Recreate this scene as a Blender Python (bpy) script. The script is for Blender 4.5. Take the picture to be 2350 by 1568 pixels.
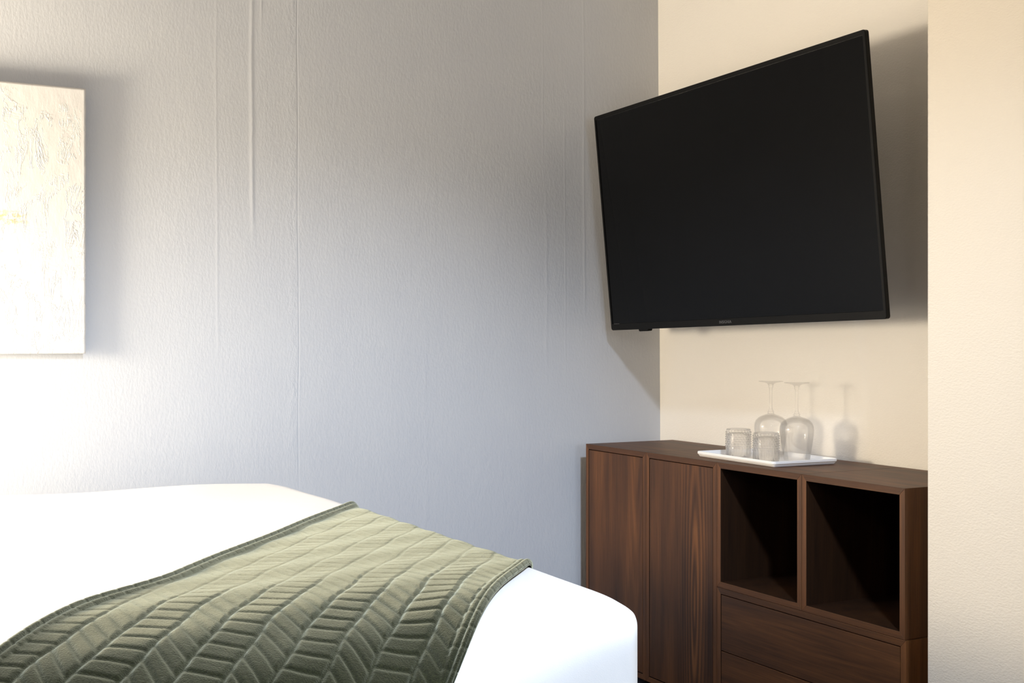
import bpy, bmesh, math, random
import numpy as np
from mathutils import Matrix, Vector
for o in list(bpy.data.objects): bpy.data.objects.remove(o)
S = bpy.context.scene
COL = S.collection
random.seed(4)

# ------------------------------------------------------------ camera (world: floor z=0, cabinet fronts on y=0)
CAM = Vector((3.45879, -2.12628, 1.05810)); YAW = 0.490915; FPX = 2811.27
cd = bpy.data.cameras.new('camera'); cam = bpy.data.objects.new('camera', cd); COL.objects.link(cam)
cd.sensor_width = 36.0; cd.lens = FPX / 2350 * 36.0; cd.clip_start = 0.05
fw = Vector((-math.cos(YAW), math.sin(YAW), 0))
rt = Vector((math.sin(YAW), math.cos(YAW), 0))
cam.matrix_world = Matrix(((rt.x, 0, -fw.x, CAM.x), (rt.y, 0, -fw.y, CAM.y), (0, 1, 0, CAM.z), (0, 0, 0, 1)))
S.camera = cam

# ------------------------------------------------------------ world, lights, exposure
S.view_settings.view_transform = 'Standard'; S.view_settings.look = 'None'
S.view_settings.exposure = 0.07; S.view_settings.gamma = 1.0
try: S.view_settings.use_curve_mapping = False
except Exception: pass
w = bpy.data.worlds.new('world'); S.world = w; w.use_nodes = True
w.node_tree.nodes['Background'].inputs[0].default_value = (0.62, 0.72, 0.9, 1)
w.node_tree.nodes['Background'].inputs[1].default_value = 0.6

def light(name, kind, loc, power, col, **k):
    ld = bpy.data.lights.new(name, kind); ld.energy = power; ld.color = col
    o = bpy.data.objects.new(name, ld); COL.objects.link(o); o.location = loc
    tgt = k.pop('target', None)
    for a, v in k.items(): setattr(ld, a, v)
    if tgt: o.rotation_euler = (Vector(tgt) - Vector(loc)).to_track_quat('-Z', 'Y').to_euler()
    return o
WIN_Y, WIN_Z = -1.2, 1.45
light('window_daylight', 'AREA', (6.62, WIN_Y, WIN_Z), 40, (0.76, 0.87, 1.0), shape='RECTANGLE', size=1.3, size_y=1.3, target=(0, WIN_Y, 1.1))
light('ceiling_spot', 'SPOT', (3.3, -1.25, 2.66), 350, (0.70, 0.82, 1.0), shadow_soft_size=0.09, spot_size=math.radians(62), spot_blend=0.8, target=(.60, -.90, -.15))
light('sconce_light', 'POINT', (0.25, -2.95, 1.14), 195, (1.0, 0.862, 0.66), shadow_soft_size=0.20)
light('camera_strobe_light', 'AREA', (3.9, -2.2, 1.80), 4, (1.0, 0.93, 0.84), shape='DISK', size=0.2, target=(0.6, 0.1, 0.9))  # weak unseen strobe near the camera, added without any fixture

# ------------------------------------------------------------ material helpers
class NT:
    def __init__(s, name):
        s.m = bpy.data.materials.new(name); s.m.use_nodes = True
        s.t = s.m.node_tree; s.t.nodes.clear()
        s.out = s.t.nodes.new('ShaderNodeOutputMaterial'); s.b = s.n('ShaderNodeBsdfPrincipled')
        s.t.links.new(s.b.outputs[0], s.out.inputs[0])
    def n(s, kind, **k):
        nd = s.t.nodes.new(kind)
        for a, v in k.items(): setattr(nd, a, v)
        return nd
    def link(s, a, b): s.t.links.new(a, b)
    def val(s, sock, v):
        if hasattr(v, 'is_output') or isinstance(v, bpy.types.NodeSocket): s.link(v, sock)
        else: sock.default_value = v
    def coord(s, scale=(1, 1, 1), loc=(0, 0, 0), kind='Object'):
        tc = s.n('ShaderNodeTexCoord'); mp = s.n('ShaderNodeMapping')
        s.link(tc.outputs[kind], mp.inputs[0]); mp.inputs['Scale'].default_value = scale; mp.inputs['Location'].default_value = loc
        return mp.outputs[0]
    def noise(s, vec, scale, detail=3, rough=.55, dist=0):
        nd = s.n('ShaderNodeTexNoise'); s.link(vec, nd.inputs['Vector'])
        nd.inputs['Scale'].default_value = scale; nd.inputs['Detail'].default_value = detail
        nd.inputs['Roughness'].default_value = rough; nd.inputs['Distortion'].default_value = dist
        return nd.outputs['Fac']
    def math(s, op, a, b=0.0, c=None):
        nd = s.n('ShaderNodeMath', operation=op); s.val(nd.inputs[0], a); s.val(nd.inputs[1], b)
        if c is not None: s.val(nd.inputs[2], c)
        return nd.outputs[0]
    def ramp(s, fac, stops):
        nd = s.n('ShaderNodeValToRGB'); s.link(fac, nd.inputs[0]); e = nd.color_ramp.elements
        while len(e) < len(stops): e.new(0.5)
        for i, (p, c) in enumerate(stops):
            e[i].position = p; e[i].color = (c[0], c[1], c[2], 1) if not isinstance(c, (int, float)) else (c, c, c, 1)
        return nd.outputs[0]
    def mix(s, f, a, b, bt='MIX'):
        nd = s.n('ShaderNodeMix', data_type='RGBA', blend_type=bt)
        s.val(nd.inputs[0], f)
        for i, v in ((6, a), (7, b)):
            if isinstance(v, tuple): nd.inputs[i].default_value = (v[0], v[1], v[2], 1)
            else: s.link(v, nd.inputs[i])
        return nd.outputs[2]
    def bump(s, h, strength=.3, dist=.01, prev=None):
        nd = s.n('ShaderNodeBump'); s.link(h, nd.inputs['Height'])
        nd.inputs['Strength'].default_value = strength; nd.inputs['Distance'].default_value = dist
        if prev: s.link(prev, nd.inputs['Normal'])
        return nd.outputs[0]
    def set(s, **k):
        for a, v in k.items():
            a = a.replace('_', ' ')
            if a == 'Coat': a = 'Coat Weight'
            sock = s.b.inputs[a]
            if isinstance(v, bpy.types.NodeSocket): s.link(v, sock)
            elif isinstance(v, tuple): sock.default_value = (*v[:3], 1)
            else: sock.default_value = v
        return s

def simple(name, col, rough=.5, **k):
    return NT(name).set(Base_Color=col, Roughness=rough, **k).m

def plaster_a():
    # roughly skimmed painted wall: fine stipple, vertical roller drag, filled board seams, small pits
    s = NT('skimmed_plaster_paint')
    fine = s.noise(s.coord((1, 1.6, .8)), 95, 4, .6)
    drag = s.noise(s.coord((1, 1, .28)), 62, 3, .65)
    broad = s.noise(s.coord((1, 1, .5)), 9, 3)
    h = s.math('ADD', s.math('MULTIPLY', fine, .7), s.math('MULTIPLY', drag, .42))
    tc = s.n('ShaderNodeTexCoord'); sp = s.n('ShaderNodeSeparateXYZ'); s.link(tc.outputs['Object'], sp.inputs[0])
    wob = s.math('MULTIPLY', s.math('SUBTRACT', s.noise(s.coord((1, 1, 1)), 2.2, 2), .5), .012)
    y = s.math('ADD', sp.outputs[1], wob); z = sp.outputs[2]
    for yc, wd, amp, z0, z1, rag in SEAMS:
        d = s.math('DIVIDE', s.math('SUBTRACT', y, yc), wd)
        g = s.math('POWER', 2.718, s.math('MULTIPLY', s.math('MULTIPLY', d, d), -1.0))
        up = s.math('SMOOTH_MIN', s.math('MULTIPLY', s.math('SUBTRACT', z, z0), 8), 1.0, .2)
        dn = s.math('MULTIPLY', s.math('SUBTRACT', z1, z), 8)
        msk = s.math('MAXIMUM', s.math('MINIMUM', s.math('MINIMUM', up, dn), 1.0), 0.0)
        r = s.noise(s.coord((1, 1, .5)), 60, 4, .7)
        rr = s.math('MULTIPLY', s.math('SUBTRACT', r, .5), 3.0 * rag)
        g = s.math('MULTIPLY', s.math('MULTIPLY', g, msk), s.math('ADD', rr, 1.0 - rag * .6))
        h = s.math('ADD', h, s.math('MULTIPLY', g, amp * .85))
    vo = s.n('ShaderNodeTexVoronoi'); vo.inputs['Scale'].default_value = 9; s.link(s.coord(), vo.inputs['Vector'])
    pit = s.math('MULTIPLY', s.math('LESS_THAN', vo.outputs['Distance'], .045), .9)
    h = s.math('ADD', h, pit)
    col = s.mix(s.ramp(broad, [(.35, 0.0), (.7, 1.0)]), (.60, .62, .66), (.615, .635, .67))
    s.set(Base_Color=col, Roughness=.62, Normal=s.bump(h, .17, .006)); s.b.inputs['Specular IOR Level'].default_value = .3
    return s.m

def wall_y(px):   # where a pixel column meets the plane of the left wall
    d = (px - 1175) / FPX * rt + fw
    t = (-.089 - CAM.x) / d.x
    return CAM.y + t * d.y
SEAMS = [(wall_y(582), .006, 1.7, 1.35, 3.0, .1), (wall_y(604), .003, .9, 1.95, 3.0, .1), (wall_y(500), .004, .5, 1.0, 3.0, .4),
         (wall_y(675), .016, .9, .6, 3.0, 1.0), (wall_y(686), .0018, -.8, .6, 3.0, .1),
         (wall_y(978), .008, .6, .3, 1.1, 1.0), (wall_y(1257), .006, .9, .9, 1.6, .9), (wall_y(1250), .003, .5, 1.6, 3.0, .6),
         (wall_y(1344), .004, .9, 1.1, 3.0, .5), (wall_y(1300), .003, .5, .9, 1.9, .5), (wall_y(445), .004, .7, 2.0, 3.0, .4)]

def plaster_b(name, col, col2):
    s = NT(name)
    orange = s.noise(s.coord((1, 1, 1.8)), 150, 4, .55)
    b2 = s.noise(s.coord(), 40, 3)
    h = s.math('ADD', orange, s.math('MULTIPLY', b2, .4))
    c = s.mix(s.noise(s.coord(), 1.5, 2), col, col2)
    s.set(Base_Color=c, Roughness=.6, Normal=s.bump(h, .28, .004)); s.b.inputs['Specular IOR Level'].default_value = .25
    return s.m

def walnut(name, axis='z', centre=(0, 0), seed=0.0, dark=1.0, arch=1.0):
    # long figure along the grain axis, arches round a centre line, pore streaks
    s = NT(name)
    if axis == 'z': a, b, cen = (1, 1, .085), (1, 1, .02), (centre[0], 0, centre[1])
    elif axis == 'x': a, b, cen = (.085, 1, 1), (.02, 1, 1), (centre[0], 0, centre[1])
    else: a, b, cen = (1, .085, 1), (1, .02, 1), (0, centre[0], centre[1])
    sh = (seed * 3.1, seed * 1.7, seed * 2.3)
    va = s.coord(a, sh)
    warp = s.noise(va, 3.4, 3, .5)
    fig = s.noise(va, 26, 5, .6, .3)
    band = s.noise(va, 9, 2, .5)
    fib = s.noise(s.coord(b, sh), 330, 3, .6)
    # arches
    tc = s.n('ShaderNodeTexCoord'); mp = s.n('ShaderNodeMapping'); s.link(tc.outputs['Object'], mp.inputs[0])
    mp.inputs['Location'].default_value = tuple(-c * k for c, k in zip(cen, a)); mp.inputs['Scale'].default_value = a
    ln = s.n('ShaderNodeVectorMath', operation='LENGTH'); s.link(mp.outputs[0], ln.inputs[0])
    ph = s.math('ADD', s.math('MULTIPLY', ln.outputs['Value'], 420), s.math('MULTIPLY', warp, 40))
    ring = s.math('MULTIPLY', s.math('ADD', s.math('SINE', ph), 1), .5)
    fade = s.math('MAXIMUM', s.math('SUBTRACT', 1.0, s.math('MULTIPLY', ln.outputs['Value'], 11)), 0.0)
    v = s.math('ADD', s.math('MULTIPLY', fig, .45), s.math('MULTIPLY', band, .55))
    v = s.math('ADD', v, s.math('MULTIPLY', s.math('MULTIPLY', s.math('SUBTRACT', ring, .5), fade), .22 * arch))
    v = s.math('ADD', v, s.math('MULTIPLY', s.math('SUBTRACT', fib, .5), .32))
    k = dark
    col = s.ramp(v, [(.30, (.040 * k, .016 * k, .0070 * k)), (.46, (.092 * k, .036 * k, .0125 * k)), (.58, (.142 * k, .055 * k, .0175 * k)), (.72, (.225 * k, .090 * k, .029 * k))])
    s.set(Base_Color=col, Roughness=.5, Normal=s.bump(fib, .12, .0012)); s.b.inputs['Specular IOR Level'].default_value = .35
    return s.m

M = {}
M['wall_a'] = plaster_a()
M['wall_b'] = plaster_b('cream_wall_paint', (.87, .845, .805), (.86, .83, .78))
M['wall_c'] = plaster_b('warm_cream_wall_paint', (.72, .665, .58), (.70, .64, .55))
M['ceiling'] = simple('ceiling_paint', (.28, .26, .235), .8)
M['dim_paint'] = simple('taupe_paint', (.22, .20, .18), .8)
M['carpet'] = NT('navy_carpet')
_c = M['carpet']; _h = _c.noise(_c.coord(), 400, 3)
_c.set(Base_Color=_c.mix(_h, (.022, .026, .042), (.05, .056, .085)), Roughness=.95, Normal=_c.bump(_h, .6, .01)); M['carpet'] = _c.m
M['walnut_frame_v'] = walnut('walnut_edge_upright', 'z', seed=1.3, arch=0, dark=1.0)
M['walnut_frame_h'] = walnut('walnut_edge_level', 'x', seed=2.1, arch=0, dark=1.0)
M['walnut_top'] = walnut('walnut_top_veneer', 'x', (.9, .3), seed=5.2, dark=.75, arch=.4)
M['walnut_inner'] = walnut('walnut_inner_dark', 'z', seed=3.3, dark=.2, arch=0)  # walnut in a darker tone for inward faces and back panels
M['black_plastic'] = simple('black_plastic', (.004, .004, .0042), .5, Specular_IOR_Level=.12)
M['side_plastic'] = simple('black_side_plastic', (.003, .003, .003), .6, Specular_IOR_Level=.15)
M['white_metal'] = simple('white_enamel', (.86, .86, .87), .25)
M['steel'] = simple('zinc_steel', (.35, .34, .33), .4, Metallic=1.0)
M['logo'] = simple('grey_logo_print', (.10, .10, .105), .5)
M['black_gap'] = simple('door_edge_tape', (.02, .01, .006), .7)

s = NT('glossy_dark_screen')
s.set(Base_Color=(.0015, .0015, .0015), Roughness=.05); s.b.inputs['Specular IOR Level'].default_value = .15
M['screen'] = s.m

def glass(name, thin):
    # blown glass: part refracting body, part thin clear wall with its surface reflection
    s = NT(name); s.set(Base_Color=(1, 1, 1), Roughness=0.0, IOR=1.48); s.b.inputs['Transmission Weight'].default_value = 1.0
    tr = s.n('ShaderNodeBsdfTransparent'); gl = s.n('ShaderNodeBsdfGlossy'); gl.inputs['Roughness'].default_value = .02
    lw = s.n('ShaderNodeLayerWeight'); lw.inputs['Blend'].default_value = .5
    fr = s.math('ADD', s.math('MULTIPLY', s.math('POWER', lw.outputs['Facing'], 5.0), .22), .035)
    m1 = s.n('ShaderNodeMixShader'); s.link(fr, m1.inputs[0]); s.link(tr.outputs[0], m1.inputs[1]); s.link(gl.outputs[0], m1.inputs[2])
    m2 = s.n('ShaderNodeMixShader'); m2.inputs[0].default_value = thin
    s.link(s.b.outputs[0], m2.inputs[1]); s.link(m1.outputs[0], m2.inputs[2]); s.link(m2.outputs[0], s.out.inputs[0])
    return s.m
M['glass'] = glass('clear_stemware_glass', .84)
M['cut_glass'] = glass('clear_studded_glass', .6)

s = NT('white_cotton_duvet')
wv = s.noise(s.coord(), 700, 2); fold = s.noise(s.coord((1, 1, .6)), 7, 3)
s.set(Base_Color=(.80, .795, .785), Roughness=.85, Normal=s.bump(s.math('ADD', s.math('MULTIPLY', wv, .05), fold), .18, .02))
M['cotton'] = s.m

s = NT('olive_plush_velvet')
fz = s.noise(s.coord(), 420, 4, .7); fz2 = s.noise(s.coord(), 60, 3, .6)
c = s.mix(s.ramp(fz, [(.35, 0.0), (.68, 1.0)]), (.002, .003, .001), (.026, .029, .010))
s.set(Base_Color=c, Roughness=.75, Normal=s.bump(s.math('ADD', fz, s.math('MULTIPLY', fz2, .8)), .5, .004))
s.b.inputs['Specular IOR Level'].default_value = .05
s.b.inputs['Sheen Weight'].default_value = 1.0; s.b.inputs['Sheen Roughness'].default_value = .45
s.b.inputs['Sheen Tint'].default_value = (.97, .98, .74, 1)
M['velvet'] = s.m

s = NT('impasto_canvas')
v1 = s.noise(s.coord((1, 1, .35)), 26, 5, .65, .6); v2 = s.noise(s.coord((1, 1.2, .5)), 90, 4, .6)
v3 = s.noise(s.coord((1, .45, 1), (3, 1, 2)), 7, 4, .7, 1.2)
patch = s.ramp(v3, [(.46, 0.0), (.56, 1.0)])
rid = s.ramp(v1, [(.50, 0.0), (.53, 1.0), (.57, .25)])
h = s.math('ADD', s.math('MULTIPLY', s.math('MULTIPLY', rid, patch), 1.0), s.math('MULTIPLY', v2, .35))
tc = s.n('ShaderNodeTexCoord'); sp = s.n('ShaderNodeSeparateXYZ'); s.link(tc.outputs['Object'], sp.inputs[0])
# an ochre fleck band left of the edge
zy = s.math('ABSOLUTE', s.math('SUBTRACT', sp.outputs[2], .365)); yy = 0
wob = s.math('MULTIPLY', s.noise(s.coord((1, 1, 1)), 30, 4, .7), .05)
yy = s.ramp(s.math('ADD', s.math('MULTIPLY', s.math('ADD', sp.outputs[1], .143), -20.0), wob), [(0.0, 0.0), (.35, 1.0)])
zz = s.ramp(s.math('ADD', zy, wob), [(.030, 1.0), (.046, 0.0)])
fl = s.math('MULTIPLY', s.math('MULTIPLY', zz, yy), s.ramp(s.noise(s.coord((1, .6, 1)), 75, 5, .7), [(.47, 0.0), (.56, 1.0)]))
base = s.mix(fl, (.76, .75, .74), (.70, .55, .32))
s.set(Base_Color=base, Roughness=.6, Normal=s.bump(h, .35, .004)); M['canvas'] = s.m
M['canvas_edge'] = simple('canvas_edge', (.80, .80, .82), .8)

# ------------------------------------------------------------ object helpers
def obj(name, bm_or_me, mat, parent=None, smooth=False, bevel=0.0):
    if isinstance(bm_or_me, bmesh.types.BMesh):
        bmesh.ops.recalc_face_normals(bm_or_me, faces=bm_or_me.faces)
        me = bpy.data.meshes.new(name); bm_or_me.to_mesh(me); bm_or_me.free()
    else: me = bm_or_me
    o = bpy.data.objects.new(name, me); COL.objects.link(o)
    for mt in (mat if isinstance(mat, (list, tuple)) else [mat]): me.materials.append(mt)
    if smooth:
        for p in me.polygons: p.use_smooth = True
    if bevel:
        md = o.modifiers.new('bevel', 'BEVEL'); md.width = bevel; md.segments = 2; md.limit_method = 'ANGLE'
    if parent: o.parent = parent
    return o
def thing(name, label, cat, loc=(0, 0, 0), group=None):
    o = bpy.data.objects.new(name, None); COL.objects.link(o); o.location = loc; o.empty_display_size = .05
    return tag(o, label, cat, group)
def tag(o, label, cat, group=None):
    o['label'] = label; o['category'] = cat
    if group: o['group'] = group
    return o
def box(x0, x1, y0, y1, z0, z1, bm=None):
    bm = bm or bmesh.new()
    v = [bm.verts.new(p) for p in ((x0, y0, z0), (x1, y0, z0), (x1, y1, z0), (x0, y1, z0), (x0, y0, z1), (x1, y0, z1), (x1, y1, z1), (x0, y1, z1))]
    for f in ((0, 3, 2, 1), (4, 5, 6, 7), (0, 1, 5, 4), (1, 2, 6, 5), (2, 3, 7, 6), (3, 0, 4, 7)): bm.faces.new([v[i] for i in f])
    return bm
def prism(poly, y0, y1, bm=None):
    # polygon in x,z pushed along y
    bm = bm or bmesh.new()
    a = [bm.verts.new((x, y0, z)) for x, z in poly]; b = [bm.verts.new((x, y1, z)) for x, z in poly]
    bm.faces.new(a); bm.faces.new(b[::-1])
    n = len(poly)
    for i in range(n): bm.faces.new((a[i], b[i], b[(i + 1) % n], a[(i + 1) % n]))
    return bm
def lathe(prof, seg=64, bm=None, closed=False):
    bm = bm or bmesh.new(); rings = []
    for r, z in prof:
        if r < 1e-6: rings.append([bm.verts.new((0, 0, z))])
        else: rings.append([bm.verts.new((r * math.cos(2 * math.pi * i / seg), r * math.sin(2 * math.pi * i / seg), z)) for i in range(seg)])
    pairs = list(zip(rings, rings[1:])) + ([(rings[-1], rings[0])] if closed else [])
    for a, b in pairs:
        for i in range(seg):
            j = (i + 1) % seg
            if len(a) == 1 and len(b) == 1: continue
            if len(a) == 1: bm.faces.new((a[0], b[i], b[j]))
            elif len(b) == 1: bm.faces.new((a[i], b[0], a[j]))
            else: bm.faces.new((a[i], b[i], b[j], a[j]))
    return bm
def struct(name, bm, mat):
    o = obj(name, bm, mat); o['kind'] = 'structure'; return o

# ------------------------------------------------------------ room
XA, YB, XK, YK = -.089, .362, 1.56, -.0985
HT = 2.75; YL = -3.4; XR = 6.5
# the corner is slightly out of plumb in the photo: the upper end of the left wall leans 1.5 cm
bm = bmesh.new()
vs = [bm.verts.new(p) for p in ((XA + .004, YL, 0), (XA + .004, YB, 0), (XA - .020, YB, HT), (XA - .020, YL, HT),
                                (XA - .15, YL, 0), (XA - .15, YB, 0), (XA - .15, YB, HT), (XA - .15, YL, HT))]
for f in ((0, 1, 2, 3), (7, 6, 5, 4), (0, 4, 5, 1), (1, 5, 6, 2), (2, 6, 7, 3), (3, 7, 4, 0)): bm.faces.new([vs[i] for i in f])
struct('wall_left', bm, M['wall_a'])
struct('wall_back', box(XA - .15, XK, YB, YB + .12, 0, HT), M['wall_b'])
struct('wall_right', box(XK, XR, YK, YB + .12, 0, HT), M['wall_c'])
struct('wall_front', box(XA - .15, XR, YL - .12, YL, 0, HT), M['dim_paint'])
struct('floor', box(XA - .15, XR + .12, YL - .12, YB + .12, -.1, 0), M['carpet'])
struct('ceiling', box(XA - .15, XR + .12, YL - .12, YB + .12, HT, HT + .1), M['ceiling'])
bm = bmesh.new(); wy0, wy1, wz0, wz1 = WIN_Y - .85, WIN_Y + .75, WIN_Z - .75, WIN_Z + .80
box(XR, XR + .12, YL, wy0, 0, HT, bm); box(XR, XR + .12, wy1, YB, 0, HT, bm)
box(XR, XR + .12, wy0, wy1, 0, wz0, bm); box(XR, XR + .12, wy0, wy1, wz1, HT, bm)
struct('wall_window', bm, M['dim_paint'])
bm = bmesh.new()
for a, b, c, d in ((wy0, wy1, wz0, wz0 + .05), (wy0, wy1, wz1 - .05, wz1), (wy0, wy0 + .05, wz0, wz1), (wy1 - .05, wy1, wz0, wz1)):
    box(XR + .03, XR + .08, a, b, c, d, bm)
struct('window_1', bm, M['white_metal'])

# ------------------------------------------------------------ cabinets
TH = .0165; G = .0024
TOPZ = .72
def cabinet(name, label, x0, x1, z0, z1, feet=True, y0=0.0, y1=.35, inner=None):
    """four mitred panels and a back, origin at the front left foot"""
    t = thing(name, label, 'cabinet', (x0, y0, 0), 'walnut storage boxes along the cream wall')
    W, D = x1 - x0 - .0012, y1 - y0
    a, b = z0 + .0004, z1 - .0004
    fh, fv = M['walnut_frame_h'], M['walnut_frame_v']
    def panel(nm, poly, mat):
        o = obj(nm, prism(poly, 0, D), mat, t, bevel=.0006); return o
    panel('top_panel', [(0, b), (W, b), (W - TH, b - TH), (TH, b - TH)], M['walnut_top'])
    panel('bottom_panel', [(0, a), (W, a), (W - TH, a + TH), (TH, a + TH)], fh)
    panel('side_panel', [(0, a), (0, b), (TH, b - TH), (TH, a + TH)], fv)
    panel('side_panel', [(W, a), (W, b), (W - TH, b - TH), (W - TH, a + TH)], fv)
    for o in t.children:                                   # darker walnut on the faces that look inwards
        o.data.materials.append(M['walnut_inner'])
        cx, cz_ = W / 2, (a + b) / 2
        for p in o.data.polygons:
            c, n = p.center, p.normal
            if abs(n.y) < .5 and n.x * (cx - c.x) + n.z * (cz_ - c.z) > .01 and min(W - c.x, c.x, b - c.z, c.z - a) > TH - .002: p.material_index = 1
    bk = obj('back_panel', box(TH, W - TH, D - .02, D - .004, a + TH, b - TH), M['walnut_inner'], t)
    if inner:
        o = obj('screw_cap', lathe([(0, 0), (.004, 0), (.004, .0015), (0, .0022)], 20), M['steel'], bk)
        o.rotation_euler = (math.pi / 2, 0, 0); o.location = (inner[0], D - .02, inner[1])
    if feet:
        for fx in (.03, W - .03):
            for fy in (.03, D - .03):
                o = obj('foot', lathe([(0, 0), (.012, 0), (.014, .004), (.014, z0), (0, z0)], 20), M['black_plastic'], t)
                o.location = (fx, fy, 0)
    return t, W, a, b
Z1 = TOPZ - .70; ZM = TOPZ - .35
for i, (x0, lab) in enumerate(((0.0, 'tall walnut cupboard with a plain door at the far end beside the blue-grey wall'),
                               (.35, 'tall walnut cupboard with a plain door, next to the open cube boxes'))):
    t, W, a, b = cabinet('cupboard', lab, x0, x0 + .35, Z1, TOPZ)
    dm = walnut('walnut_door_veneer_%s' % ('plain', 'arched')[i], 'z', ((.30, .9) if i == 0 else (.245, .30)), seed=(7.7, 2.6)[i], arch=(.6, 1.5)[i], dark=.78)
    d = obj('door', box(TH + G, W - TH - G, .0006, .0166, a + TH + G, b - TH - G), dm, t, bevel=.0006)
for x0, lab, cap in ((.70, 'open walnut cube box left of the two, holding up the white tray', (.19, .52)),
                     (1.05, 'open walnut cube box at the right end by the cream wall corner', (.19, .52))):
    cabinet('open_cube_box', lab, x0, x0 + .35, ZM, TOPZ, feet=False, inner=cap)
t, W, a, b = cabinet('drawer_chest', 'wide walnut chest with two flush drawers under the open cube boxes', .7005, 1.4035, Z1, ZM)
dz = (b - a - 2 * TH - 3 * G) / 2
for k in range(2):
    lo = a + TH + G + k * (dz + G)
    dm = walnut('walnut_drawer_veneer_%s' % ('lower', 'upper')[k], 'x', (.35, .1 + .2 * k), seed=(3.9, 9.4)[k], arch=.35, dark=.66)
    d = obj('drawer', box(TH + G, W - TH - G, .0006, .0166, lo, lo + dz), dm, t, bevel=.0006)

# ------------------------------------------------------------ television on its wall arm
tw, thh = 1.235, .717
sw, ti, ro = 1.5584, -.0888, .0150; tc_ = Vector((.5971, .0849, 1.4614))
nn = Vector((math.cos(sw) * math.cos(ti), -math.sin(sw) * math.cos(ti), math.sin(ti)))
rr = Vector((0, 0, 1)).cross(nn).normalized(); uu = nn.cross(rr)
aa = rr * math.cos(ro) + uu * math.sin(ro); bb = -rr * math.sin(ro) + uu * math.cos(ro)
tv = thing('television', 'large black flat television tilted off the wall above the walnut cabinets', 'television')
tv.matrix_world = Matrix(((aa.x, -nn.x, bb.x, tc_.x), (aa.y, -nn.y, bb.y, tc_.y), (aa.z, -nn.z, bb.z, tc_.z), (0, 0, 0, 1)))
def rrect(w, h, r, n=6, cx=0, cz=0):
    pts = []
    for sx, sz, a0 in ((1, 1, 0), (-1, 1, 90), (-1, -1, 180), (1, -1, 270)):
        for i in range(n + 1):
            a = math.radians(a0 + 90 * i / n)
            pts.append((cx + sx * (w / 2 - r) + r * math.cos(a), cz + sz * (h / 2 - r) + r * math.sin(a)))
    return pts
# bezel: ring between the outline and the screen opening, with a thin side wall
SB, ST, SC = .0085, .0125, .021      # side, top and chin widths
sx0, sx1, sz0, sz1 = -tw / 2 + SB, tw / 2 - SB, -thh / 2 + SC, thh / 2 - ST
bm = bmesh.new()
outer = rrect(tw, thh, .008); inner = rrect(sx1 - sx0, sz1 - sz0, .0012, 6, (sx0 + sx1) / 2, (sz0 + sz1) / 2)
rings = []
for pts, y in ((outer, .013), (outer, .0012), ([(x * .9985, z * .998) for x, z in outer], 0.0), (inner, 0.0), (inner, .004)):
    rings.append([bm.verts.new((x, y, z)) for x, z in pts])
for p, q in zip(rings, rings[1:]):
    for i in range(len(p)):
        j = (i + 1) % len(p); bm.faces.new((p[i], p[j], q[j], q[i]))
obj('bezel', bm, M['black_plastic'], tv)
obj('screen', prism(rrect(sx1 - sx0 - .0012, sz1 - sz0 - .0012, .001, 4, (sx0 + sx1) / 2, (sz0 + sz1) / 2), .002, .006), M['screen'], tv)
bm = prism(rrect(tw - .05, thh - .04, .008), .0125, .034)
prism(rrect(tw * .72, thh * .62, .03, 6, 0, -.07), .0345, .075, bm)
obj('rear_shell', bm, M['side_plastic'], tv, bevel=.002)
# control pod under the chin, far side
bm = prism(rrect(.052, .012, .005, 6, -.435, -thh / 2 - .001), .002, .02)
obj('control_pod', bm, M['side_plastic'], tv, bevel=.0015)
cu = bpy.data.curves.new('logo_text', 'FONT'); cu.body = 'INSIGNIA'; cu.size = .0122; cu.extrude = .0003; cu.align_x = 'CENTER'; cu.align_y = 'CENTER'; cu.space_character = 1.12
tmp = bpy.data.objects.new('logo_text', cu); COL.objects.link(tmp)
dg = bpy.context.evaluated_depsgraph_get(); me = bpy.data.meshes.new_from_object(tmp.evaluated_get(dg))
bpy.data.objects.remove(tmp)
lo = obj('logo', me, M['logo'], tv); lo['label'] = 'grey lettered logo on the chin'
lo.rotation_euler = (math.pi / 2, 0, 0); lo.location = (-.012, -.0004, -thh / 2 + SC * .52)
# wall arm
hp = tv.matrix_world @ Vector((0, .0755, -.03))
mt = thing('television_wall_arm', 'black folding wall arm behind the television', 'wall mount', (hp.x + .06, YB, hp.z))
obj('wall_plate', box(-.03, .03, -.022, .0, -.12, .12), M['black_plastic'], mt, bevel=.003)
def bar(p, q, r, bm=None):
    bm = bm or bmesh.new(); p, q = Vector(p), Vector(q); d = (q - p).normalized()
    s1 = d.cross(Vector((0, 0, 1))).normalized() * r; s2 = Vector((0, 0, 1.6 * r))
    A = [bm.verts.new(p + s) for s in (s1 + s2, -s1 + s2, -s1 - s2, s1 - s2)]
    B = [bm.verts.new(q + s) for s in (s1 + s2, -s1 + s2, -s1 - s2, s1 - s2)]
    bm.faces.new(A); bm.faces.new(B[::-1])
    for i in range(4): bm.faces.new((A[i], B[i], B[(i + 1) % 4], A[(i + 1) % 4]))
    return bm
gy = hp.y - YB
obj('arm', bar((0, -.01, 0), (.13, gy * .5, 0), .014), M['black_plastic'], mt, bevel=.002)
obj('arm', bar((.13, gy * .5, 0), (-.05, gy + .012, 0), .014), M['black_plastic'], mt, bevel=.002)
o = obj('head_plate', box(-.20, .20, -.0015, .014, -.10, .10), M['black_plastic'], mt, bevel=.002)
o.rotation_euler = tv.matrix_world.to_euler(); o.location = (-.06, gy, 0)

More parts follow.
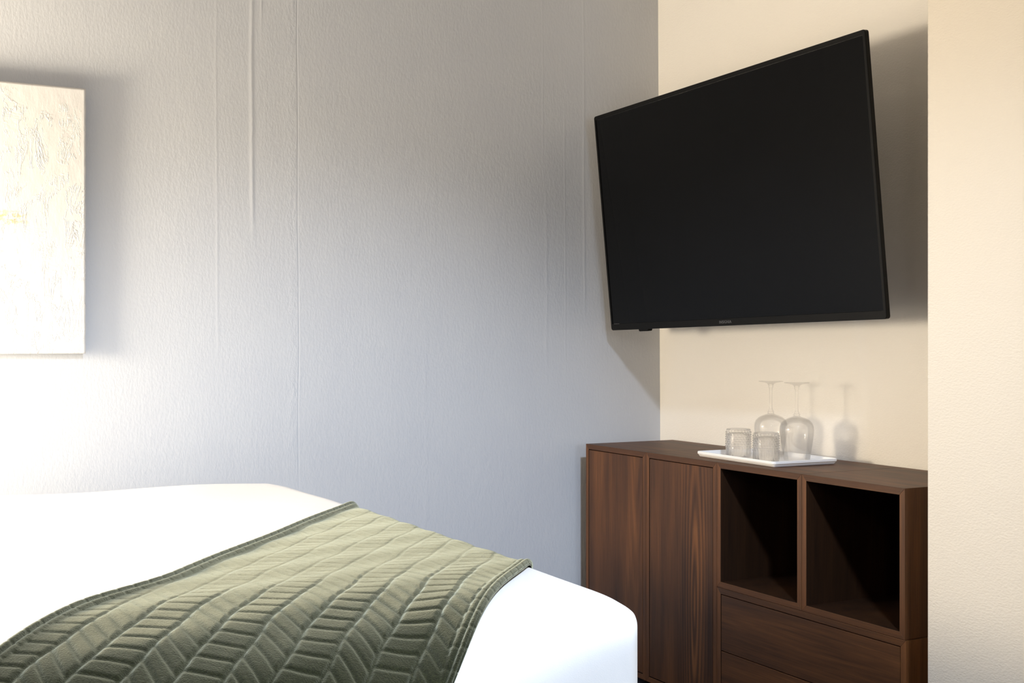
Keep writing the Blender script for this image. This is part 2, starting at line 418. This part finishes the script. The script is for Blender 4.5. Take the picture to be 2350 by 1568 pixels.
# ------------------------------------------------------------ tray and glasses
c0 = Vector((.526, .052)); c1 = Vector((.890, .037)); c2 = Vector((.914, .258)); c3 = c0 + c2 - c1
cen = (c0 + c2) / 2; ang = math.atan2((c1 - c0).y, (c1 - c0).x)
TW, TD, HH = (c1 - c0).length, (c2 - c1).length, .016
tray = tag(obj('serving_tray', (lambda: (bmesh.new()))(), M['white_metal'], smooth=False), 'flat white serving tray on the walnut cabinets under the glasses', 'tray')
bm = bmesh.new()
prof = [(-.014, 0.0), (-.007, .0006), (-.0035, .005), (-.0030, .0076), (-.0005, .0083), (0, .0090), (0, .0135), (-.0006, .0158), (-.0016, .0160), (-.0028, .0155), (-.0050, .0065), (-.009, .0040), (-.016, .0036)]
rings = []
for inset, z in prof:
    rings.append([bm.verts.new((x, y, z)) for x, y in rrect(TW + 2 * inset, TD + 2 * inset, max(.003, .012 + inset))])
for p, q in zip(rings, rings[1:]):
    for i in range(len(p)):
        j = (i + 1) % len(p); bm.faces.new((p[i], p[j], q[j], q[i]))
bm.faces.new(rings[0][::-1]); bm.faces.new(rings[-1])
bmesh.ops.recalc_face_normals(bm, faces=bm.faces); bm.to_mesh(tray.data); bm.free()
tray.location = (cen.x, cen.y, TOPZ); tray.rotation_euler = (0, 0, ang)
TRZ = TOPZ + .0041
def at_px(px, Y):     # x of the point on line y=Y seen in pixel column px
    d = (px - 1175) / FPX * rt + fw
    t = (Y - CAM.y) / d.y
    return CAM.x + t * d.x
# upside-down wine glass: outline outside then inside, closed
og = [(.0360, 0), (.0366, .0004), (.0385, .014), (.0430, .040), (.0470, .066), (.0480, .082), (.0470, .092), (.0430, .102), (.0350, .1095), (.0240, .1145), (.0130, .1180),
      (.0090, .1200), (.0086, .1225), (.0102, .1240), (.0086, .1255), (.0068, .1275), (.0074, .1290), (.0056, .1315), (.0046, .136), (.0042, .160), (.0044, .186), (.0050, .192), (.0075, .1945), (.0060, .1965),
      (.0072, .1995), (.0085, .2025), (.0130, .2055), (.0230, .2080), (.0345, .2095), (.0352, .2105), (.0345, .2114), (.0, .2114)]
ig = [(.0, .1165), (.0100, .1155), (.0230, .1120), (.0340, .1075), (.0418, .1000), (.0456, .0915), (.0466, .0820), (.0456, .066), (.0417, .040), (.0372, .014), (.0352, .0004)]
SC_ = 1.035
bm = lathe([(r, z * SC_) for r, z in og], 72)
lathe([(r, z * SC_) for r, z in ig[::1]], 72, bm)
# join the two shells at the lip
bm.verts.ensure_lookup_table()
def ringof(z, rr_):
    return sorted([v for v in bm.verts if abs(v.co.z - z) < 1e-6 and abs(math.hypot(v.co.x, v.co.y) - rr_) < 1e-5], key=lambda v: math.atan2(v.co.y, v.co.x))
A = ringof(0, .0360); B = ringof(.0004 * SC_, .0352)
for i in range(len(A)): bm.faces.new((A[i], A[(i + 1) % len(A)], B[(i + 1) % len(A)], B[i]))
wine_me = obj('wine_glass', bm, M['glass'], smooth=True)
GR = 'upturned glasses on the white tray'
tag(wine_me, 'clear stemmed wine glass upside down on the tray, right of the two and fully visible', 'wine glass', 'upside-down wine glasses on the tray')
wine_me.location = (at_px(1828.5, .205), .205, TRZ)
g2 = wine_me.copy(); COL.objects.link(g2); g2.location = (at_px(1769, .222), .222, TRZ)
tag(g2, 'clear stemmed wine glass upside down on the tray, left of the two behind the tumblers', 'wine glass', 'upside-down wine glasses on the tray')
# hobnail tumbler, upside down
def tumbler():
    bm = bmesh.new(); seg = 144; rows = []; H = .080
    nz = 84
    for k in range(nz + 1):
        z = H * k / nz; r0 = .0362 - .0012 * (z / H)
        ring = []
        for i in range(seg):
            th = 2 * math.pi * i / seg; dr = 0
            if .027 < z < .074:                     # studs in staggered rows
                row = (z - .027) / .0067; ri = math.floor(row); off = .5 if ri % 2 else 0
                u = (th * 24 / (2 * math.pi) + off) % 1 - .5; v = row - ri - .5
                dr = .0026 * max(0, 1 - (abs(u) + abs(v)) * 2) ** .8
            elif .003 < z <= .027:                  # upright flutes towards the rim
                u = abs(((th * 24 / (2 * math.pi)) % 1) - .5)
                dr = .0010 * math.cos(u * math.pi * 2) * min(1, (z - .003) / .004)
            r = r0 + dr
            if z > H - .002: r = r0 - (z - (H - .002)) * .8
            ring.append(bm.verts.new((r * math.cos(th), r * math.sin(th), z)))
        rows.append(ring)
    inn = []
    for r, z in ((.0335, 0), (.0330, .03), (.0325, .060), (.0300, .0685), (.0200, .0700)):
        inn.append([bm.verts.new((r * math.cos(2 * math.pi * i / seg), r * math.sin(2 * math.pi * i / seg), z)) for i in range(seg)])
    chain = inn[::-1] + rows
    for p, q in zip(chain, chain[1:]):
        for i in range(seg):
            j = (i + 1) % seg; bm.faces.new((p[i], p[j], q[j], q[i]))
    c = bm.verts.new((0, 0, .0702)); d = bm.verts.new((0, 0, H - .0035))
    rim = [bm.verts.new((.028 * math.cos(2 * math.pi * i / seg), .028 * math.sin(2 * math.pi * i / seg), H - .0008)) for i in range(seg)]
    for i in range(seg):
        j = (i + 1) % seg
        bm.faces.new((c, inn[-1][i], inn[-1][j])); bm.faces.new((rows[-1][i], rim[i], rim[j], rows[-1][j])); bm.faces.new((rim[i], d, rim[j]))
    return bm
t1 = obj('tumbler', tumbler(), M['cut_glass'], smooth=True)
tag(t1, 'short studded glass tumbler upside down at the left of the tray', 'tumbler', 'studded tumblers on the tray'); t1.location = (at_px(1694.5, .135), .135, TRZ)
t2 = t1.copy(); COL.objects.link(t2); t2.location = (at_px(1758, .112), .112, TRZ); t2.rotation_euler = (0, 0, .07)
tag(t2, 'short studded glass tumbler upside down in front of the left wine glass', 'tumbler', 'studded tumblers on the tray')

# ------------------------------------------------------------ picture on the left wall
PY1, PZ0, PZ1 = -1.572, 1.025, 1.753
PW, PT = .72, .025
pic = thing('canvas_painting', 'white textured abstract canvas painting on the wall at the left edge', 'painting', (XA, PY1, PZ0))
bm = bmesh.new(); ny, nz = 120, 120
def cz(i, j): return .0003 * math.sin(i * .9 + j * .13) * math.sin(j * .37) if 0 < i < ny and 0 < j < nz else 0
g = [[bm.verts.new((PT + .0005 + .6 * cz(i, j), -PW + PW * i / ny + (.0005 * math.sin(j * .7) if i == ny else 0), (PZ1 - PZ0) * j / nz)) for j in range(nz + 1)] for i in range(ny + 1)]
for i in range(ny):
    for j in range(nz): bm.faces.new((g[i][j], g[i + 1][j], g[i + 1][j + 1], g[i][j + 1]))
edge = [g[i][0] for i in range(ny + 1)] + [g[ny][j] for j in range(1, nz + 1)] + [g[i][nz] for i in range(ny - 1, -1, -1)] + [g[0][j] for j in range(nz - 1, 0, -1)]
low = [bm.verts.new((PT - .003, v.co.y, v.co.z)) for v in edge]
for i in range(len(edge)):
    j = (i + 1) % len(edge); bm.faces.new((edge[i], low[i], low[j], edge[j]))
obj('canvas_face', bm, M['canvas'], pic, smooth=True)
obj('stretcher_frame', box(.0, PT - .0005, -PW + .001, -.002, .001, PZ1 - PZ0 - .001), M['canvas_edge'], pic)

# ------------------------------------------------------------ wall sconce beyond the left edge
sc = thing('wall_sconce', 'small wall lamp on the wall beyond the painting', 'lamp', (XA, -2.95, 1.14))
o = obj('backplate', lathe([(0, 0), (.05, 0), (.05, .012), (.045, .016), (0, .016)], 40), M['white_metal'], sc, smooth=False); o.rotation_euler = (0, math.pi / 2, 0); o.location = (0.003, 0, -.14)
bm = bar((.016, 0, -.14), (.33, 0, -.14), .006); obj('arm', bm, M['white_metal'], sc)
o = obj('lamp_holder', lathe([(0, 0), (.018, 0), (.018, .05), (0, .05)], 24), M['white_metal'], sc); o.location = (.328, 0, -.145)

# ------------------------------------------------------------ bed, duvet, blanket
X0, RX, TOP = 1.58, .384, .68
YF, RY, RZY, NY = -1.105, .035, .022, 2.6
XF, RXF, RZF = .10, .11, .07
def lvl(Y):
    t = np.clip((-1.11 - Y) / .35, 0, 1); return t * t * (3 - 2 * t)
def tab(n, rz, rx):
    q = np.linspace(0, 1, 3001); q = 1 - (1 - q) ** 2
    dx = rx * q; dz_ = rz * (1 - (1 - q ** n) ** (1 / n))
    L = np.append(0, np.cumsum(np.hypot(np.diff(dx), np.diff(dz_))))
    return L, dx, dz_
NLV = 16
TABS = [tab(5.0 - 2.6 * k / (NLV - 1), .10 + .12 * k / (NLV - 1), RX) for k in range(NLV)]
TY = tab(NY, RZY, RY); TF = tab(2.4, RZF, RXF)
def drop(a, T):
    L, dx, dz_ = T
    x = np.interp(a, L, dx); z = np.interp(a, L, dz_) + np.maximum(a - L[-1], 0)
    return np.where(a > 0, x, a), np.where(a > 0, z, 0.0)
def bedmap(a, b):
    """cloth coordinates (a across the bed, b along it, both measured on the cloth) to a point on the bed"""
    y, dy = drop(b - (YF - RY), TY); Y = YF - RY + y
    f = lvl(Y) * (NLV - 1); k = np.minimum(f.astype(int), NLV - 2); fr = f - k
    xs = np.zeros_like(a); zs = np.zeros_like(a)
    for i in range(NLV):
        wgt = np.where(k == i, 1 - fr, 0) + np.where(k + 1 == i, fr, 0)
        if wgt.max() == 0: continue
        x_, z_ = drop(a - X0, TABS[i]); xs += wgt * x_; zs += wgt * z_
    X = X0 + xs
    x_, z_ = drop((XF + RXF) - a, TF)
    far = a < XF + RXF
    X = np.where(far, XF + RXF - x_, X); zs = np.where(far, z_, zs)
    # round the two foot corners in plan
    for xc, sgn, R in ((X0 + RX, 1, .03), (XF, -1, .24)):
        u = np.clip((sgn * (X - (xc - sgn * R))) / R, 0, 1); v = np.clip((Y - (YF - R)) / R, 0, 1)
        m = (u > 0) & (v > 0)
        X = np.where(m, xc - sgn * R + sgn * R * u * np.sqrt(1 - v * v / 2), X)
        Y = np.where(m, YF - R + R * v * np.sqrt(1 - u * u / 2), Y)
    Z = TOP - np.sqrt(zs * zs + dy * dy)
    return np.stack([X, Y, Z], -1)
def grid_mesh(name, P, extra=None):
    n, m = P.shape[:2]
    idx = np.arange(n * m).reshape(n, m)
    F = np.stack([idx[:-1, :-1], idx[1:, :-1], idx[1:, 1:], idx[:-1, 1:]], -1).reshape(-1, 4)
    me = bpy.data.meshes.new(name); me.from_pydata(P.reshape(-1, 3).tolist(), [], F.tolist()); me.update()
    for p in me.polygons: p.use_smooth = True
    return me
def normals(P):
    du = np.gradient(P, axis=0); dv = np.gradient(P, axis=1); N = np.cross(du, dv)
    N /= np.maximum(np.linalg.norm(N, axis=-1, keepdims=True), 1e-9); return N
YH = -3.25
aa_ = np.concatenate([np.linspace(-.18, .30, 60), np.linspace(.31, 1.56, 70), np.linspace(1.57, 2.35, 150)])
bb_ = np.concatenate([np.linspace(YH + .02, -1.55, 90), np.linspace(-1.54, -.80, 110)])
A_, B_ = np.meshgrid(aa_, bb_, indexing='ij')
P = bedmap(A_, B_); N = normals(P)
wr = .0022 * np.sin(A_ * 9 + 2 * np.sin(B_ * 5)) + .0016 * np.sin(B_ * 13 + A_ * 6)
up = np.clip(N[..., 2], 0, 1) ** 1.5
P = P + N * ((wr - .005) * up)[..., None]
P[..., 2] = np.maximum(P[..., 2], .26)
duv = obj('duvet', grid_mesh('duvet', P), M['cotton']); tag(duv, 'plain white duvet covering the bed and hanging over its sides', 'duvet')

bed = thing('bed', 'large bed mostly hidden under the white duvet', 'bed', (1.03, -2.2, 0))
obj('mattress', box(-.86, .74, -1.02, 1.02, .34, .60), M['cotton'], bed, bevel=.04)
obj('bed_frame', box(-.86, .78, -1.04, 1.02, .12, .338), M['carpet'], bed, bevel=.01)
for lx in (-.78, .70):
    for ly in (-.95, .93):
        o = obj('leg', lathe([(0, 0), (.02, 0), (.026, .12), (0, .12)], 16), M['black_plastic'], bed); o.location = (lx, ly, 0)

# blanket: cloth strip laid askew; l runs along the strip, c across it
L0 = np.array([.731, -1.083]); ld = np.array([.774, -.633]); ln_ = np.array([.633, .774])
WID = .531; LEN = 1.95
ls = np.arange(0, LEN, .0026); nc = 230
Lg = np.repeat(ls[:, None], nc, 1)
t_ = np.clip((ls - .95) / .25, 0, 1); left = -.028 * t_ * t_ * (3 - 2 * t_) + .002 * np.sin(ls * 14)
right = WID + .016 * np.exp(-((ls - .70) / .16) ** 2) + .003 * np.sin(ls * 9)
cf = np.linspace(0, 1, nc)[None, :]
Cg = left[:, None] * (1 - cf) + right[:, None] * cf
Aq = L0[0] + Lg * ld[0] + Cg * ln_[0]; Bq = L0[1] + Lg * ld[1] + Cg * ln_[1]
P = bedmap(Aq, Bq); N = normals(P)
if N[5, 5, 2] < 0: N = -N
PIT = .055; DS = .0335
eR = right[:, None] - Cg; eL = Cg - left[:, None]; e = np.minimum(np.minimum(eR, eL), Lg)
HEM = .024
wobC = .0016 * np.sin(Lg * 23 + 1) + .0012 * np.sin(Lg * 51)
cc = (Cg + wobC - .031) / PIT; ck = np.floor(cc); ct = cc - ck
slope = np.where(ck % 2 == 0, .85, -.28)
dl = (Lg - slope * (ct * PIT) + .0012 * np.sin(Cg * 70)) / DS; dt = dl - np.floor(dl)
dc = np.minimum(ct, 1 - ct) * PIT; dd = np.minimum(dt, 1 - dt) * DS / np.sqrt(1 + slope ** 2)
gc = 1 - np.exp(-(dc / .0036) ** 2); gd = 1 - np.exp(-(dd / .0034) ** 2)
h = .0026 * gc * (.30 + .70 * gd) * (1 + .10 * np.sin(ck * 12.9 + np.floor(dl) * 7.1))
hr = np.where(e < .011, np.sqrt(np.maximum(0, 1 - ((e - .0065) / .0066) ** 2)) * .0085, 0)
hr = np.maximum(hr, np.where((e >= .011) & (e < HEM), .0055 * np.sqrt(np.maximum(0, 1 - ((e - .0175) / .0068) ** 2)), 0))
knot = .0014 * np.exp(-(((Lg % .036) - .018) / .0022) ** 2)
lift = np.clip((Aq - 1.58) / .22, 0, 1); h = h * (.38 + 1.1 * lift)   # quilting lies flatter where the bed presses it level
h = np.where(e < HEM, hr - knot, h)
h = h + .0010 * np.sin(Lg * 31 + Cg * 44) * (e > HEM)
P = P + N * (.0018 + h)[..., None]
# short end curls up a little at the far corner
curl = np.exp(-(Lg / .05) ** 2) * np.exp(-(np.maximum(Cg, 0) / .09) ** 2) * .008
P[..., 2] += curl
# close the rim so the cloth has a body
Q = bedmap(Aq, Bq) + N * .0004; Q[..., 2] += curl * .6
me = grid_mesh('blanket', P); nv = P.shape[0] * P.shape[1]
n, m = P.shape[:2]
ring = [(0, j) for j in range(m)] + [(i, m - 1) for i in range(1, n)] + [(n - 1, j) for j in range(m - 2, -1, -1)] + [(i, 0) for i in range(n - 2, 0, -1)]
bm = bmesh.new(); bm.from_mesh(me); bm.verts.ensure_lookup_table()
topv = [bm.verts[i * m + j] for i, j in ring]
lowv = [bm.verts.new(Q[i, j]) for i, j in ring]
for k in range(len(ring)):
    k2 = (k + 1) % len(ring)
    bm.faces.new((topv[k], lowv[k], lowv[k2], topv[k2]))
bm.normal_update(); bm.to_mesh(me); bm.free()
bl = obj('throw_blanket', me, M['velvet'], smooth=True)
tag(bl, 'olive green plush throw with quilted herringbone pattern across the white duvet', 'blanket')
